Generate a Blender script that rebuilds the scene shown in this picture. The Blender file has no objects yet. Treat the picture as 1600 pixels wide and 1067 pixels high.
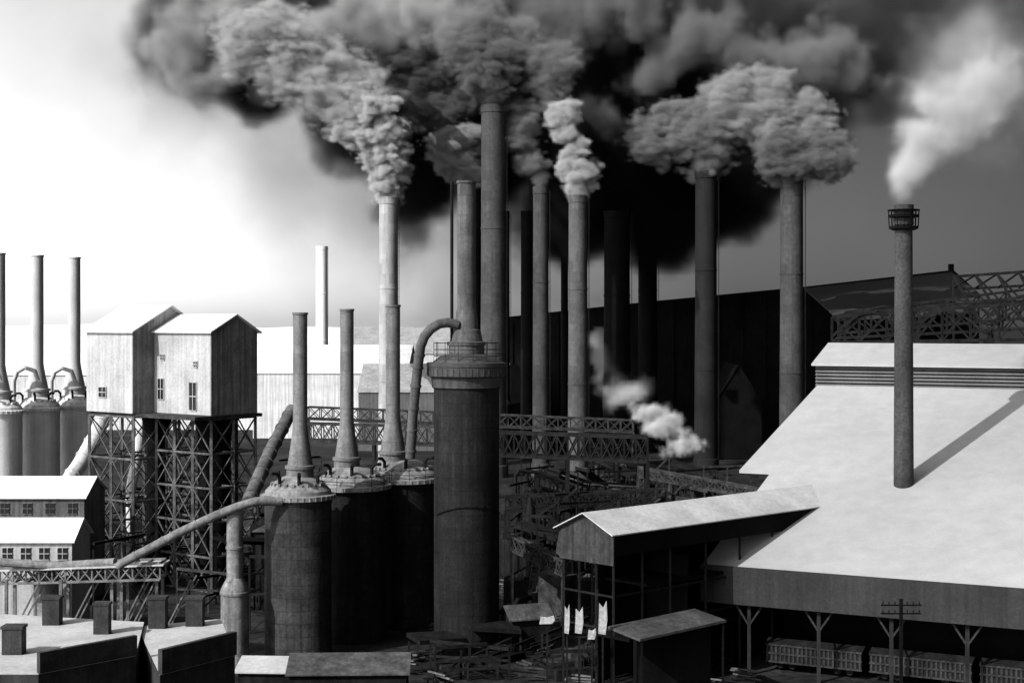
import bpy,bmesh,math,random
from mathutils import Vector,Matrix,noise
random.seed(7)
sc=bpy.context.scene
COL=bpy.context.collection
def S(px,py,d): return Vector(((px-800)/2400*d,d,40+(500-py)/2400*d))
def G(px,d): return Vector(((px-800)/2400*d,d,0))
# ---------------------------------------------------------------- materials
MATS={}
def M(name,base,var=.4,scale=.25,streak=.3,fine=3.0,rough=.8,bump=.15,corr=None,plates=None,spec=.25):
    if name in MATS: return MATS[name]
    m=bpy.data.materials.new(name);m.use_nodes=True;nt=m.node_tree;N=nt.nodes;L=nt.links
    bs=N['Principled BSDF'];bs.inputs['Roughness'].default_value=rough;bs.inputs['Specular IOR Level'].default_value=spec
    tc=N.new('ShaderNodeTexCoord')
    def nz(sc_,det,mapping=None):
        n=N.new('ShaderNodeTexNoise');n.inputs['Scale'].default_value=sc_;n.inputs['Detail'].default_value=det;n.inputs['Roughness'].default_value=.6
        if mapping:
            mp=N.new('ShaderNodeMapping');mp.inputs['Scale'].default_value=mapping;L.new(tc.outputs['Object'],mp.inputs[0]);L.new(mp.outputs[0],n.inputs['Vector'])
        else: L.new(tc.outputs['Object'],n.inputs['Vector'])
        return n.outputs['Fac']
    def rng(x,lo,hi,a=.3,b=.7):
        r=N.new('ShaderNodeMapRange');L.new(x,r.inputs[0]);r.inputs[1].default_value=a;r.inputs[2].default_value=b;r.inputs[3].default_value=lo;r.inputs[4].default_value=hi;return r.outputs[0]
    def mul(a,b):
        x=N.new('ShaderNodeMath');x.operation='MULTIPLY';L.new(a,x.inputs[0])
        if isinstance(b,float): x.inputs[1].default_value=b
        else: L.new(b,x.inputs[1])
        return x.outputs[0]
    n1=nz(scale,4);val=rng(n1,1-var,1+var)
    n2=nz(fine,5);val=mul(val,rng(n2,1-var*.7,1+var*.7))
    n4=nz(14.0,2);val=mul(val,rng(n4,.86,1.14))
    if streak:
        n3=nz(1.0,3,(1.6,1.6,.06));val=mul(val,rng(n3,1-streak,1+streak*.8))
    hgt=n2
    if plates:
        sp=N.new('ShaderNodeSeparateXYZ');L.new(tc.outputs['Object'],sp.inputs[0])
        at=N.new('ShaderNodeMath');at.operation='ARCTAN2';L.new(sp.outputs[0],at.inputs[0]);L.new(sp.outputs[1],at.inputs[1])
        cb=N.new('ShaderNodeCombineXYZ');L.new(mul(at.outputs[0],float(plates[0])),cb.inputs[0]);L.new(sp.outputs[2],cb.inputs[1])
        br=N.new('ShaderNodeTexBrick');L.new(cb.outputs[0],br.inputs['Vector']);br.inputs['Scale'].default_value=1
        br.inputs['Brick Width'].default_value=plates[1];br.inputs['Row Height'].default_value=plates[2];br.inputs['Mortar Size'].default_value=.05
        br.inputs['Color1'].default_value=(1,1,1,1);br.inputs['Color2'].default_value=(.7,.7,.7,1);br.inputs['Mortar'].default_value=(plates[3],)*3+(1,)
        val=mul(val,br.outputs['Color'])
    val=mul(val,float(base))
    cc=N.new('ShaderNodeCombineColor')
    for i in range(3): L.new(val,cc.inputs[i])
    L.new(cc.outputs[0],bs.inputs['Base Color'])
    if bump:
        bp=N.new('ShaderNodeBump');bp.inputs['Strength'].default_value=bump;bp.inputs['Distance'].default_value=.3;L.new(hgt,bp.inputs['Height']);L.new(bp.outputs[0],bs.inputs['Normal'])
    MATS[name]=m;return m
ROOF=M('sheet roof',.32,var=.11,scale=.03,streak=.0,fine=.5,rough=.75,bump=.05)
ROOF2=M('pale roof',.42,var=.2,scale=.2,streak=.0,fine=2,rough=.75)
ROOFW=M('blown-out roof',.72,var=.15,scale=.25,streak=.0,fine=2,rough=.7)  # colour raised to white to paint blown-out sun glare on roofs
WALLP=M('pale corrugated wall',.38,var=.2,scale=.2,streak=.22,fine=2.5)
WALLM=M('grey sheet wall',.10,var=.35,scale=.3,streak=.5)
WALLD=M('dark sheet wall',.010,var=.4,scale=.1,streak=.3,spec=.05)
BLACK=M('soot and shade black',.005,var=.4,streak=0,bump=0,spec=.05)  # sooty parts, and painted shade inside the shed and under roofs
SOOT=M('sooty steel',.011,var=.5,scale=.5,streak=.4,spec=.1)
STEEL=M('steelwork',.035,var=.7,scale=.6,streak=.2,spec=.15)
STEELP=M('pale steelwork',.13,var=.5,scale=.6,streak=.2)
FASC=M('fascia sheet',.024,var=.35,scale=.12,streak=.3)
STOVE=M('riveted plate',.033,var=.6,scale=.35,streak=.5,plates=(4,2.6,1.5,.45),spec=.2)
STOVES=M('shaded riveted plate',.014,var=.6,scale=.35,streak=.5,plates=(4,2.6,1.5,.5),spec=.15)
STOVEP=M('hazed riveted plate',.8,var=.1,scale=.3,streak=.12)  # plate lightened so the colour carries the haze over far stoves
STOVED=M('dark riveted plate',.012,var=.7,scale=.2,streak=.6,plates=(4,2.6,1.5,.5),spec=.2)
DOME=M('dome plate',.19,var=.45,scale=.6,streak=.2)
CHIM=M('chimney plate',.17,var=.35,scale=.3,streak=.3,plates=(.9,2.2,2.4,.65))
CHIMP=M('hazy chimney plate',.5,var=.12,scale=.3,streak=.1)  # haze painted into the chimney colour
STACKL=M('pale stack',.38,var=.2,scale=.12,streak=.12,plates=(3,3,2.6,.85))
STACKM=M('grey stack',.055,var=.35,scale=.06,streak=.15,fine=1.0,plates=(3,3,2.6,.8))
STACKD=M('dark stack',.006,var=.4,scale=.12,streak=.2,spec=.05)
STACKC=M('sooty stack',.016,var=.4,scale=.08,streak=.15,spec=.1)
BRICK=M('dark brick',.03,var=.5,scale=.6,streak=.3,fine=6)
PIPE=M('pipe plate',.17,var=.45,scale=.5,streak=.25)
WHITE=M('white board',.6,var=.4,streak=.3)
GLASS=M('dark window',.01,var=.3,streak=0,bump=0,rough=.4,spec=.3)
WOOD=M('weathered boards',.045,var=.5,scale=.5,streak=.3)
MIDR=M('mid roof',.06,var=.5,scale=.5)
# ---------------------------------------------------------------- builders
class B:
    def __init__(s,o=(0,0,0)): s.bm=bmesh.new();s.o=Vector(o)
    def face(s,pts):
        vs=[s.bm.verts.new(Vector(p)-s.o) for p in pts]
        return s.bm.faces.new(vs)
    def prism(s,pts,vec):
        vec=Vector(vec);a=[s.bm.verts.new(Vector(p)-s.o) for p in pts];b=[s.bm.verts.new(Vector(p)-s.o+vec) for p in pts]
        n=len(a);s.bm.faces.new(a);s.bm.faces.new(b[::-1])
        for i in range(n): s.bm.faces.new((a[i],b[i],b[(i+1)%n],a[(i+1)%n]))
    def box(s,c,size,rz=0):
        c=Vector(c);u=Vector((math.cos(rz),math.sin(rz),0))*size[0]/2;v=Vector((-math.sin(rz),math.cos(rz),0))*size[1]/2;z=Vector((0,0,size[2]))
        b=c-Vector((0,0,size[2]/2));s.prism([b-u-v,b+u-v,b+u+v,b-u+v],z)
    def beam(s,p,q,w=.3,h=None):
        p=Vector(p);q=Vector(q);h=h or w;d=q-p
        if d.length<1e-4:return
        dn=d.normalized();up=Vector((0,0,1)) if abs(dn.z)<.95 else Vector((0,1,0))
        a=dn.cross(up).normalized();c=a.cross(dn).normalized();a*=w/2;c*=h/2
        s.prism([p-a-c,p+a-c,p+a+c,p-a+c],d)
    def lathe(s,c,prof,seg=32):
        c=Vector(c)-s.o;rings=[]
        for r,z in prof:
            rings.append([s.bm.verts.new(c+Vector((r*math.cos(2*math.pi*i/seg),r*math.sin(2*math.pi*i/seg),z))) for i in range(seg)])
        for a,b in zip(rings,rings[1:]):
            for i in range(seg): s.bm.faces.new((a[i],a[(i+1)%seg],b[(i+1)%seg],b[i])).smooth=True
        s.bm.faces.new(rings[0][::-1]);s.bm.faces.new(rings[-1])
    def tube(s,pts,r,seg=14):
        pts=[Vector(p)-s.o for p in pts];rings=[];n=len(pts)
        for i,p in enumerate(pts):
            t=(pts[min(i+1,n-1)]-pts[max(i-1,0)]).normalized();up=Vector((0,0,1)) if abs(t.z)<.9 else Vector((0,1,0))
            if i==0: a=t.cross(up).normalized()
            else:
                a=(a-t*a.dot(t)).normalized()
            b=t.cross(a);rr=r[i] if isinstance(r,(list,tuple)) else r
            rings.append([s.bm.verts.new(p+a*rr*math.cos(2*math.pi*k/seg)+b*rr*math.sin(2*math.pi*k/seg)) for k in range(seg)])
        for x,y in zip(rings,rings[1:]):
            for i in range(seg): s.bm.faces.new((x[i],x[(i+1)%seg],y[(i+1)%seg],y[i])).smooth=True
        s.bm.faces.new(rings[0][::-1]);s.bm.faces.new(rings[-1])
    def ring(s,c,r,z,w,seg=24):
        for i in range(seg):
            a0=i/seg*2*math.pi;a1=(i+1)/seg*2*math.pi
            s.beam(c+Vector((math.cos(a0)*r,math.sin(a0)*r,z)),c+Vector((math.cos(a1)*r,math.sin(a1)*r,z)),w)
    def truss(s,p,q,h,n,w=.3,off=None,h2=None):
        p=Vector(p);q=Vector(q);h2=h if h2 is None else h2
        for o in ([Vector((0,0,0))] if off is None else [Vector((0,0,0)),Vector(off)]):
            T=[];Bt=[]
            for i in range(n+1):
                f=i/n;b=p.lerp(q,f)+o;Bt.append(b);T.append(b+Vector((0,0,h+(h2-h)*f)))
            s.beam(Bt[0],Bt[-1],w);s.beam(T[0],T[-1],w)
            for i in range(n+1):
                s.beam(Bt[i],T[i],w*.7)
                if i<n: s.beam(Bt[i],T[i+1],w*.5);s.beam(T[i],Bt[i+1],w*.5)
        if off is not None:
            for i in range(n+1):
                b=p.lerp(q,i/n);s.beam(b,b+Vector(off),w*.6);t=b+Vector((0,0,h+(h2-h)*i/n));s.beam(t,t+Vector(off),w*.6)
    def lattice(s,c,u,v,nu,nv,z0,z1,nz,w=.45):
        c=Vector(c);u=Vector(u);v=Vector(v)
        P=lambda i,j,z:Vector((0,0,z))+c+u*(i/nu)+v*(j/nv)
        for i in range(nu+1):
            for j in range(nv+1): s.beam(P(i,j,z0),P(i,j,z1),w)
        for k in range(nz+1):
            z=z0+(z1-z0)*k/nz
            for j in range(nv+1): s.beam(P(0,j,z),P(nu,j,z),w*.7)
            for i in range(nu+1): s.beam(P(i,0,z),P(i,nv,z),w*.7)
            if k<nz:
                zz=z0+(z1-z0)*(k+1)/nz
                for i in range(nu):
                    for j in (0,nv): s.beam(P(i,j,z),P(i+1,j,zz),w*.4);s.beam(P(i+1,j,z),P(i,j,zz),w*.4)
                for j in range(nv):
                    for i in (0,nu): s.beam(P(i,j,z),P(i,j+1,zz),w*.4);s.beam(P(i,j+1,z),P(i,j,zz),w*.4)
    def obj(s,name,mat,parent=None,sharp=True):
        bmesh.ops.recalc_face_normals(s.bm,faces=s.bm.faces)
        me=bpy.data.meshes.new(name);s.bm.to_mesh(me);s.bm.free()
        if sharp: me.set_sharp_from_angle(angle=math.radians(28))
        me.materials.append(mat);ob=bpy.data.objects.new(name,me);COL.objects.link(ob)
        if parent: ob.parent=parent
        else: ob.location=s.o
        return ob
def tag(ob,label,cat,group=None):
    ob['label']=label;ob['category']=cat
    if group: ob['group']=group
    return ob
def root(name,o,label,cat,group=None):
    e=bpy.data.objects.new(name,None);COL.objects.link(e);e.location=Vector(o);return tag(e,label,cat,group)
# ---------------------------------------------------------------- ground
b=B();b.face([(-4000,-500,0),(4000,-500,0),(4000,9000,0),(-4000,9000,0)])
g=b.obj('ground',M('cinder ground',.018,var=.9,scale=.08,streak=0,fine=.9,bump=.6,spec=.1));g['kind']='structure'
# ---------------------------------------------------------------- stoves
def stove(px,d,dia,zrim,ztop,cr,smat,dmat,cmat,label,group,cpx=None,rail=False):
    c=G(px,d);R=dia/2;r=root('blast_stove',c,label,'industrial stove',group)
    b=B(c);b.lathe(c,[(R*1.02,0),(R*1.02,.6),(R,.8),(R,zrim-1.2),(R*1.02,zrim-1.1),(R*1.02,zrim-.7)],48);b.obj('shell',smat,r)
    b=B(c);b.lathe(c,[(R*1.02,zrim-.7),(R*1.12,zrim-.6),(R*1.12,zrim-.1),(R*1.0,zrim),(R*.98,zrim+.4),(R*.90,zrim+.75),(R*.6,zrim+1.7),(R*.5,zrim+1.9),(R*.3,zrim+2.2)],48)
    for i in range(22):
        a=i/22*2*math.pi+.1;p=c+Vector((math.cos(a)*R*.8,math.sin(a)*R*.8,zrim+1.1));b.box(p,(.3,.3,.45),a)
    for i in range(36):
        a=i/36*2*math.pi+.1;p=c+Vector((math.cos(a)*R*1.12,math.sin(a)*R*1.12,zrim-.35));b.box(p,(.14,.14,.5),a)
    b.obj('dome',dmat,r)
    cx=c if cpx is None else G(cpx,d)
    b=B(cx);b.lathe(cx,[(cr*1.9,zrim+1.5),(cr*1.9,zrim+2.9),(cr*2.1,zrim+2.95),(cr*2.1,zrim+3.3),(cr*1.75,zrim+3.4),(cr*1.35,zrim+5.6),(cr*1.12,zrim+7),(cr*1.0,zrim+8),(cr,ztop-.3),(cr*1.1,ztop-.25),(cr*1.1,ztop),(cr*.8,ztop),(cr*.75,ztop-1.5)],24)
    o=b.obj('chimney',cmat,r);o.location=cx-c
    for k in range(3):
        b=B(c);a=-2.3+k*.9;p=c+Vector((math.cos(a)*R*.72,math.sin(a)*R*.72,zrim+1.2));b.tube([p,p+Vector((0,0,.9)),p+Vector((math.cos(a)*.5,math.sin(a)*.5,1.4)),p+Vector((math.cos(a)*1.3,math.sin(a)*1.3,1.4))],.22,8)
        b.obj('vent_pipe',SOOT,r)
    if rail:
        b=B(c)
        for z in (zrim+.6,zrim+1.2): b.ring(c,R*1.08,z,.06)
        for i in range(14):
            a=i/14*2*math.pi;b.beam(c+Vector((math.cos(a)*R*1.08,math.sin(a)*R*1.08,zrim-.1)),c+Vector((math.cos(a)*R*1.08,math.sin(a)*R*1.08,zrim+1.2)),.07)
        b.obj('railing',SOOT,r)
    return c,r
HB='riveted steel stove with domed cap and thin chimney'
stove(466,183,7.9,19.4,40.9,.86,STOVE,DOME,CHIM,HB,'hot blast stoves in a row',469)
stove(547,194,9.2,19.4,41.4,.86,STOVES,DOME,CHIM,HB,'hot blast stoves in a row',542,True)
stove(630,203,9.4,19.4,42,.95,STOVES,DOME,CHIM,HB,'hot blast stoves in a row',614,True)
for px,d in ((-2,275),(58,284),(116,293)):
    stove(px,d,8.2,24.0,52,1.15,STOVEP,M('hazed dome',.7,var=.2),CHIMP,'pale stove with domed cap and thin chimney','pale stoves beside the hoist house')  # dome colour lightened for the haze as well
    b=B(G(px,d-4));q=S(px-14,600,d-4);b.tube([q+Vector((-2.6,0,-5)),q+Vector((-2.6,0,.5)),q+Vector((-2,0,2.2)),q+Vector((-.6,0,3)),q+Vector((1.2,0,2.4)),q+Vector((1.8,0,.6))],.42,10)
    tag(b.obj('gas_pipe',CHIMP,None),'goose-neck pipe on top of a pale stove','pipe','goose-neck pipes on the pale stoves')
# large tower
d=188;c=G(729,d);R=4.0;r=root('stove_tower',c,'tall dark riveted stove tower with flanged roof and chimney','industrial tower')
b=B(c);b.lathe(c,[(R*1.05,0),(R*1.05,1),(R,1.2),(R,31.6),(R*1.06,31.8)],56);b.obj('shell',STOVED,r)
b=B(c);b.lathe(c,[(R*1.06,31.8),(R*1.08,33.0),(R*1.2,33.2),(R*1.2,34.3),(R*1.22,34.35),(R*1.22,34.8),(R*1.05,34.85),(R*.8,35.6),(R*.5,35.9)],56)
for i in range(40):
    a=i/40*2*math.pi;b.box(c+Vector((math.cos(a)*R*1.2,math.sin(a)*R*1.2,33.75)),(.12,.12,.9),a)
b.obj('roof',M('tower roof',.05,var=.35,scale=.5,streak=.3),r)
b=B(c);cr=1.12
b.lathe(c,[(2.2,35.4),(2.2,36.9),(2.35,36.95),(2.35,37.3),(2.0,37.4),(1.7,38.8),(1.45,38.9),(1.25,41),(cr,41.5),(cr,56.6),(cr*1.1,56.7),(cr*1.1,57)],24)
b.obj('chimney',M('tower chimney plate',.10,var=.35,scale=.3,streak=.3,plates=(.9,2.2,2.4,.65)),r)
b=B(c)
for zz in (35.6,36.4,37.2): b.ring(c,4.0,zz,.06)
for i in range(14):
    a=i/14*2*math.pi;b.beam(c+Vector((math.cos(a)*4.0,math.sin(a)*4.0,34.8)),c+Vector((math.cos(a)*4.0,math.sin(a)*4.0,37.3)),.07)
b.obj('railing',SOOT,r)
b=B(c);b.tube([S(706,540,d-.5),S(706,285,d-.5)],.2,8);b.obj('vent_pipe',SOOT,r)
b=B(c);pp=[S(716,508,d-1),S(700,504,d-1.2),S(686,506,d-1.6),S(673,514,d-2),S(663,526,d-2.2),S(657,542,d-2.2),S(652,580,d-2),S(645,650,d-1),S(641,715,d)]
b.tube(pp,.6,14)
for p,q in zip(pp[5:],pp[6:]): 
    for f in (.3,.8):
        m=p.lerp(q,f);b.tube([m,m+(q-p).normalized()*.25],.7,14)
b.obj('downcomer_pipe',M('downcomer plate',.08,var=.4),r)
b=B(c)
for k in range(9):
    a=math.radians(-150+k*15);a1=a+math.radians(15)
    b.beam(c+Vector((math.cos(a)*4.15,math.sin(a)*4.15,16.5+math.sin(k/9*math.pi)*1.2)),c+Vector((math.cos(a1)*4.15,math.sin(a1)*4.15,16.5+math.sin((k+1)/9*math.pi)*1.2)),.16)
b.obj('rib',SOOT,r)
# ---------------------------------------------------------------- stacks
def stack(px,top,wpx,d,mat,label,basef=1.12):
    c=G(px,d);R=wpx/2/2400*d;zt=40+(500-top)/2400*d
    r=root('smokestack',c,label,'smokestack','mill smokestacks')
    b=B(c);b.lathe(c,[(R*basef*1.1,0),(R*basef*1.1,3),(R*basef,3.2),(R*1.02,zt*.55),(R,zt-2),(R*1.05,zt-1.9),(R*1.05,zt),(R*.8,zt),(R*.78,zt-3)],32);b.obj('shaft',mat,r)
    for k in range(2,6,2):
        b=B(c);z=zt*k/6;rr=R*(basef+(1.02-basef)*min(1,(z-3)/(zt*.55-3)))
        b.lathe(c,[(rr*1.0,z),(rr*1.04,z+.02),(rr*1.04,z+.35),(rr,z+.37)],32);b.obj('hoop',mat,r)
    b=B(c);a=math.radians(-25);q=Vector((math.cos(a),math.sin(a),0))*(R*basef+.35)
    t=Vector((-math.sin(a),math.cos(a),0))*.3
    b.beam(c+q+t,c+q+t+Vector((0,0,zt-1)),.09);b.beam(c+q-t,c+q-t+Vector((0,0,zt-1)),.09)
    for z in range(2,int(zt),2): b.beam(c+q-t+Vector((0,0,z)),c+q+t+Vector((0,0,z)),.07)
    b.obj('ladder',SOOT,r)
stack(607,308,29,400,STACKL,'pale slender steel smokestack trailing white smoke')
stack(771,165,38,392,STACKM,'tallest steel smokestack with rolling dark smoke')
stack(745,285,16,425,STACKD,'dark steel smokestack behind a stove tower')
stack(845,292,24,395,STACKM,'slender grey steel smokestack with grey smoke')
stack(903,305,29,385,M('lighter stack',.085,var=.35,scale=.06,streak=.15,fine=1.0,plates=(3,3,2.6,.8)),'grey steel smokestack with curling pale smoke')
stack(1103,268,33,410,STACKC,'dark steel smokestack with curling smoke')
stack(1237,275,35,405,STACKM,'wide grey smokestack with thick rolling smoke')
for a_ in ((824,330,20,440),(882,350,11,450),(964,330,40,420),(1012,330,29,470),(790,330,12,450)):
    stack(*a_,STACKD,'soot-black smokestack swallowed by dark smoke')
stack(503,385,18,900,M('hazy stack',.9,var=.05,streak=.05,bump=0),'faint hazy pale smokestack far off')  # near-white shaft colour paints in the distance haze
d=187;c=G(1412,d);r=root('shed_chimney',c,'slim chimney with collar platform rising through a shed roof','chimney')
b=B(c);b.lathe(c,[(1.25,0),(1.2,20),(1.05,51.5),(1.2,51.6),(1.2,54),(.9,54),(.85,52)],28);b.obj('shaft',M('roof chimney',.036,var=.7,scale=.08,streak=.2),r)
b=B(c);b.lathe(c,[(1.3,50.9),(1.75,51.1),(1.75,51.4),(1.3,51.45)],28);b.lathe(c,[(1.25,52.4),(1.85,52.5),(1.85,52.8),(1.25,52.85)],28)
for i in range(14):
    a=i/14*2*math.pi;q=Vector((math.cos(a),math.sin(a),0));b.beam(c+q*1.75+Vector((0,0,51.3)),c+q*1.85+Vector((0,0,53.4)),.1)
b.lathe(c,[(1.85,53.3),(1.92,53.3),(1.92,53.42),(1.85,53.42)],28)
b.obj('collar_platform',BLACK,r)
# ---------------------------------------------------------------- big casting shed
e=Vector((.891,-.453,0));n=Vector((.453,.891,0));A=Vector((22.9,174.5,0));sl=.36
def RP(s,t,dz=0): return A+e*s+n*t+Vector((0,0,12+sl*t+dz))
r=root('casting_shed',A,'huge open-sided shed with broad pale sheet-metal roof','industrial shed')
def slab(b,pts,th): b.prism(pts,Vector((0,0,-th)))
b=B(A)
slab(b,[RP(-1.4,0),RP(62,0),RP(62,52),RP(0,52)],.35)
slab(b,[RP(-5,24),RP(-.76,24),RP(-.003,52),RP(-2.5,52)],.35)
b.obj('roof',ROOF,r)
b=B(A)
for t in (8,17,26,35,44): b.beam(RP(.2,t,.01),RP(61.8,t,.01),.08,.04)
b.obj('roof_seam',ROOF,r)
b=B(A);P=A
b.prism([P+Vector((0,0,8))+e*-1.5-n*.1,P+Vector((0,0,8))+e*62-n*.1,P+Vector((0,0,12.25))+e*62-n*.1,P+Vector((0,0,12.25))-e*1.5-n*.1],-n*.2)
b.obj('fascia',FASC,r)
b=B(A)
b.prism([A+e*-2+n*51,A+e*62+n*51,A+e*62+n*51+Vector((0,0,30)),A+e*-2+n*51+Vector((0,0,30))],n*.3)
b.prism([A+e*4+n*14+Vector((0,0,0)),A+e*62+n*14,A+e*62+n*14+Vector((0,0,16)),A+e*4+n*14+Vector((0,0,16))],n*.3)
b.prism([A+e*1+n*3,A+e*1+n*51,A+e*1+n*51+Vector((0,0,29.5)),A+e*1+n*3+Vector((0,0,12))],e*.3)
b.obj('wall',BLACK,r)  # black base colour paints the shade of the shed interior
b=B(A)
z0=12+sl*52
for k in range(6):
    z=z0-.2+k*.5
    b.prism([A+e*-2.8+n*51.6+Vector((0,0,z)),A+e*62+n*51.6+Vector((0,0,z)),A+e*62+n*52.1+Vector((0,0,z+.32)),A+e*-2.8+n*52.1+Vector((0,0,z+.32))],Vector((0,0,.06)))
b.obj('louvre',M('louvre slats',.12,var=.2,streak=0),r)
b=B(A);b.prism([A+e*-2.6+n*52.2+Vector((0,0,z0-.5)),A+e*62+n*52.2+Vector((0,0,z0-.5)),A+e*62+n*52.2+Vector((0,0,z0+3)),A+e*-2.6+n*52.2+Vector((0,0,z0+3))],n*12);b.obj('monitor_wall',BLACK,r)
b=B(A);slab(b,[A+e*-3.2+n*51+Vector((0,0,z0+3.0)),A+e*62+n*51+Vector((0,0,z0+3.0)),A+e*62+n*60+Vector((0,0,z0+5.9)),A+e*-3.2+n*60+Vector((0,0,z0+5.9))],.3)
slab(b,[A+e*-3.2+n*60.003+Vector((0,0,z0+5.9)),A+e*62+n*60.003+Vector((0,0,z0+5.9)),A+e*62+n*69+Vector((0,0,z0+3)),A+e*-3.2+n*69+Vector((0,0,z0+3))],.3)
b.obj('monitor_roof',ROOF,r)
for s in range(1,60,8):
    b=B(A);q=A+e*(s+3)+n*.6
    b.beam(q,q+Vector((0,0,8)),.35)
    b.beam(q+Vector((0,0,5.6)),q+Vector((0,0,8))+e*1.6,.2);b.beam(q+Vector((0,0,5.6)),q+Vector((0,0,8))-e*1.6,.2)
    b.obj('column',M('eave column',.022,var=.5),r)
b=B(A);b.beam(A+e*1+n*.6+Vector((0,0,8)),A+e*62+n*.6+Vector((0,0,8)),.4);b.obj('eave_beam',SOOT,r)
# ---------------------------------------------------------------- gallery
gu=Vector((.731,.682,0));gv=Vector((-.682,.731,0));g0=Vector((10.6,160.5,0))
r=root('conveyor_gallery',g0,'gabled gallery running into the big shed roof','industrial building')
def GP(a,w,z): return g0+gu*a+gv*w+Vector((0,0,z))
b=B(g0)
slab(b,[GP(-.6,-.4,17.6),GP(43,-.4,17.6),GP(43,4,19.6),GP(-.6,4,19.6)],.12)
slab(b,[GP(-.6,4.003,19.6),GP(43,4.003,19.6),GP(43,8.4,17.6),GP(-.6,8.4,17.6)],.12)
b.obj('roof',ROOF2,r)
b=B(g0)
b.prism([GP(0,0,14.3),GP(0,8,14.3),GP(0,8,17.4),GP(0,4,19.2),GP(0,0,17.4)],gu*.2)
b.obj('gable_wall',M('boarded gable',.03,var=.5,scale=.6,streak=.6),r)
b=B(g0);b.prism([GP(.21,0,15.3),GP(36,0,15.3),GP(36,0,17.4),GP(.21,0,17.4)],gv*.2);b.prism([GP(.21,8,14.3),GP(36,8,14.3),GP(36,8,17.4),GP(.21,8,17.4)],-gv*.2);b.obj('side_wall',BLACK,r)
for a in (0,4.5,9,15,21,27):
    for w in (0.3,2.8,5.3,7.7):
        if w in(2.8,5.3) and a>0: continue
        b=B(g0);b.beam(GP(a+.3,w,0),GP(a+.3,w,15.4),.24);b.obj('leg',SOOT,r)
for zz in (7.5,11):
    b=B(g0);b.beam(GP(.3,.3,zz),GP(.3,7.7,zz),.18);b.obj('rail',SOOT,r)
    b=B(g0);b.beam(GP(.5,.3,zz),GP(27,.3,zz),.18);b.obj('rail',SOOT,r)
for a0,a1,zz,h_ in ((6,28,11.5,.3),(3,28,6,.3)):
    b=B(g0);b.box(GP((a0+a1)/2,4,zz),(a1-a0,7.0,h_),math.atan2(gu.y,gu.x));b.obj('floor_deck',BLACK,r)
b=B(g0);b.prism([GP(5,7,0),GP(30,7,0),GP(30,7,14),GP(5,7,14)],gv*.2);b.prism([GP(13,1,0),GP(13,7,0),GP(13,7,14),GP(13,1,14)],gu*.2);b.obj('shade_wall',BLACK,r)  # black sheets paint the shade beneath the gallery
# ---------------------------------------------------------------- hoist house
C=S(330,650,225);C.z=0;u=Vector((-.78,.62,0));v=Vector((.62,.78,0))
r=root('hoist_house',C,'pale twin-gabled sheet-metal house raised on steel legs','industrial building')
def HP(a,w,z): return C+u*a+v*w+Vector((0,0,z))
zb=26
b=B(C)
b.prism([HP(0.2,0,zb),HP(0.2,9,zb),HP(0.2,9,38.3),HP(0.2,4.6,40.7),HP(0.2,0,38.4)],u*12.9)
b.prism([HP(13.303,-4,zb),HP(13.303,9,zb),HP(13.303,9,38.6),HP(13.303,3,42.1),HP(13.303,-4,38.4)],u*11.2)
b.obj('wall',WALLP,r)
GW=M('shaded weathered gable',.2,var=.3,scale=.3,streak=.5)  # darker than the walls: the gable's shade is in the base colour
b=B(C);b.prism([HP(0,0,zb),HP(0,9,zb),HP(0,9,38.3),HP(0,4.6,40.7),HP(0,0,38.4)],u*.19);b.obj('gable_wall',GW,r)
b=B(C);b.prism([HP(13.103,-4,zb),HP(13.103,-.003,zb),HP(13.103,-.003,40.2),HP(13.103,-4,38.4)],u*.19);b.obj('gable_wall',GW,r)
b=B(C)
for (a0,a1,w0,w1,za,zc) in ((-.5,13.1,-.5,4.6,38.2,40.8),(-.5,13.1,9.5,4.603,38.1,40.8)):
    slab(b,[HP(a0,w0,za+.1),HP(a1,w0,za+.1),HP(a1,w1,zc+.1),HP(a0,w1,zc+.1)],.22)
for (a0,a1,w0,w1,za,zc) in ((12.6,25,-4.5,3,38.2,42.2),(12.6,25,9.5,3.003,38.4,42.2)):
    slab(b,[HP(a0,w0,za+.1),HP(a1,w0,za+.1),HP(a1,w1,zc+.1),HP(a0,w1,zc+.1)],.22)
b.obj('roof',ROOFW,r)
def hwin(a,w,z0,wd,ht):
    b=B(C);b.prism([HP(a,w-.03,z0),HP(a+wd,w-.03,z0),HP(a+wd,w-.03,z0+ht),HP(a,w-.03,z0+ht)],-v*.05)
    o=b.obj('window',GLASS,r)
    b=B(C)
    for k in range(3): b.beam(HP(a,w-.12,z0+ht*k/2),HP(a+wd,w-.12,z0+ht*k/2),.11)
    for k in range(3): b.beam(HP(a+wd*k/2,w-.12,z0),HP(a+wd*k/2,w-.12,z0+ht),.1)
    b.obj('frame',WALLP,o)
hwin(3.2,0,26.6,1.7,4.2);hwin(10.8,0,28,1.4,3.2);hwin(19.5,-4,28.2,1.9,1.6);hwin(10.6,0,34,1,.8);hwin(3,0,33,.9,.9)
b=B(C);b.lattice(HP(0.2,.2,0),u*12.6,v*8.6,3,2,0,25.4,5,.4);b.lattice(HP(13.4,-3.7,0),u*10.8,v*12.4,2,2,0,25.4,4,.4)
b.obj('steel_leg_frame',M('leg steel',.085,var=.6,scale=.6),r)
b=B(C);b.box(HP(12,3,25.72),(25,13,.5),math.atan2(u.y,u.x));b.obj('floor',STEEL,r)
for q,rr in ((HP(15,2,0),1.6),(HP(5,5,0),2.4)):
    b=B(C);b.lathe(q,[(rr,0),(rr,22),(rr+.8,25.4)],20);b.obj('bin',BLACK,r)
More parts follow.
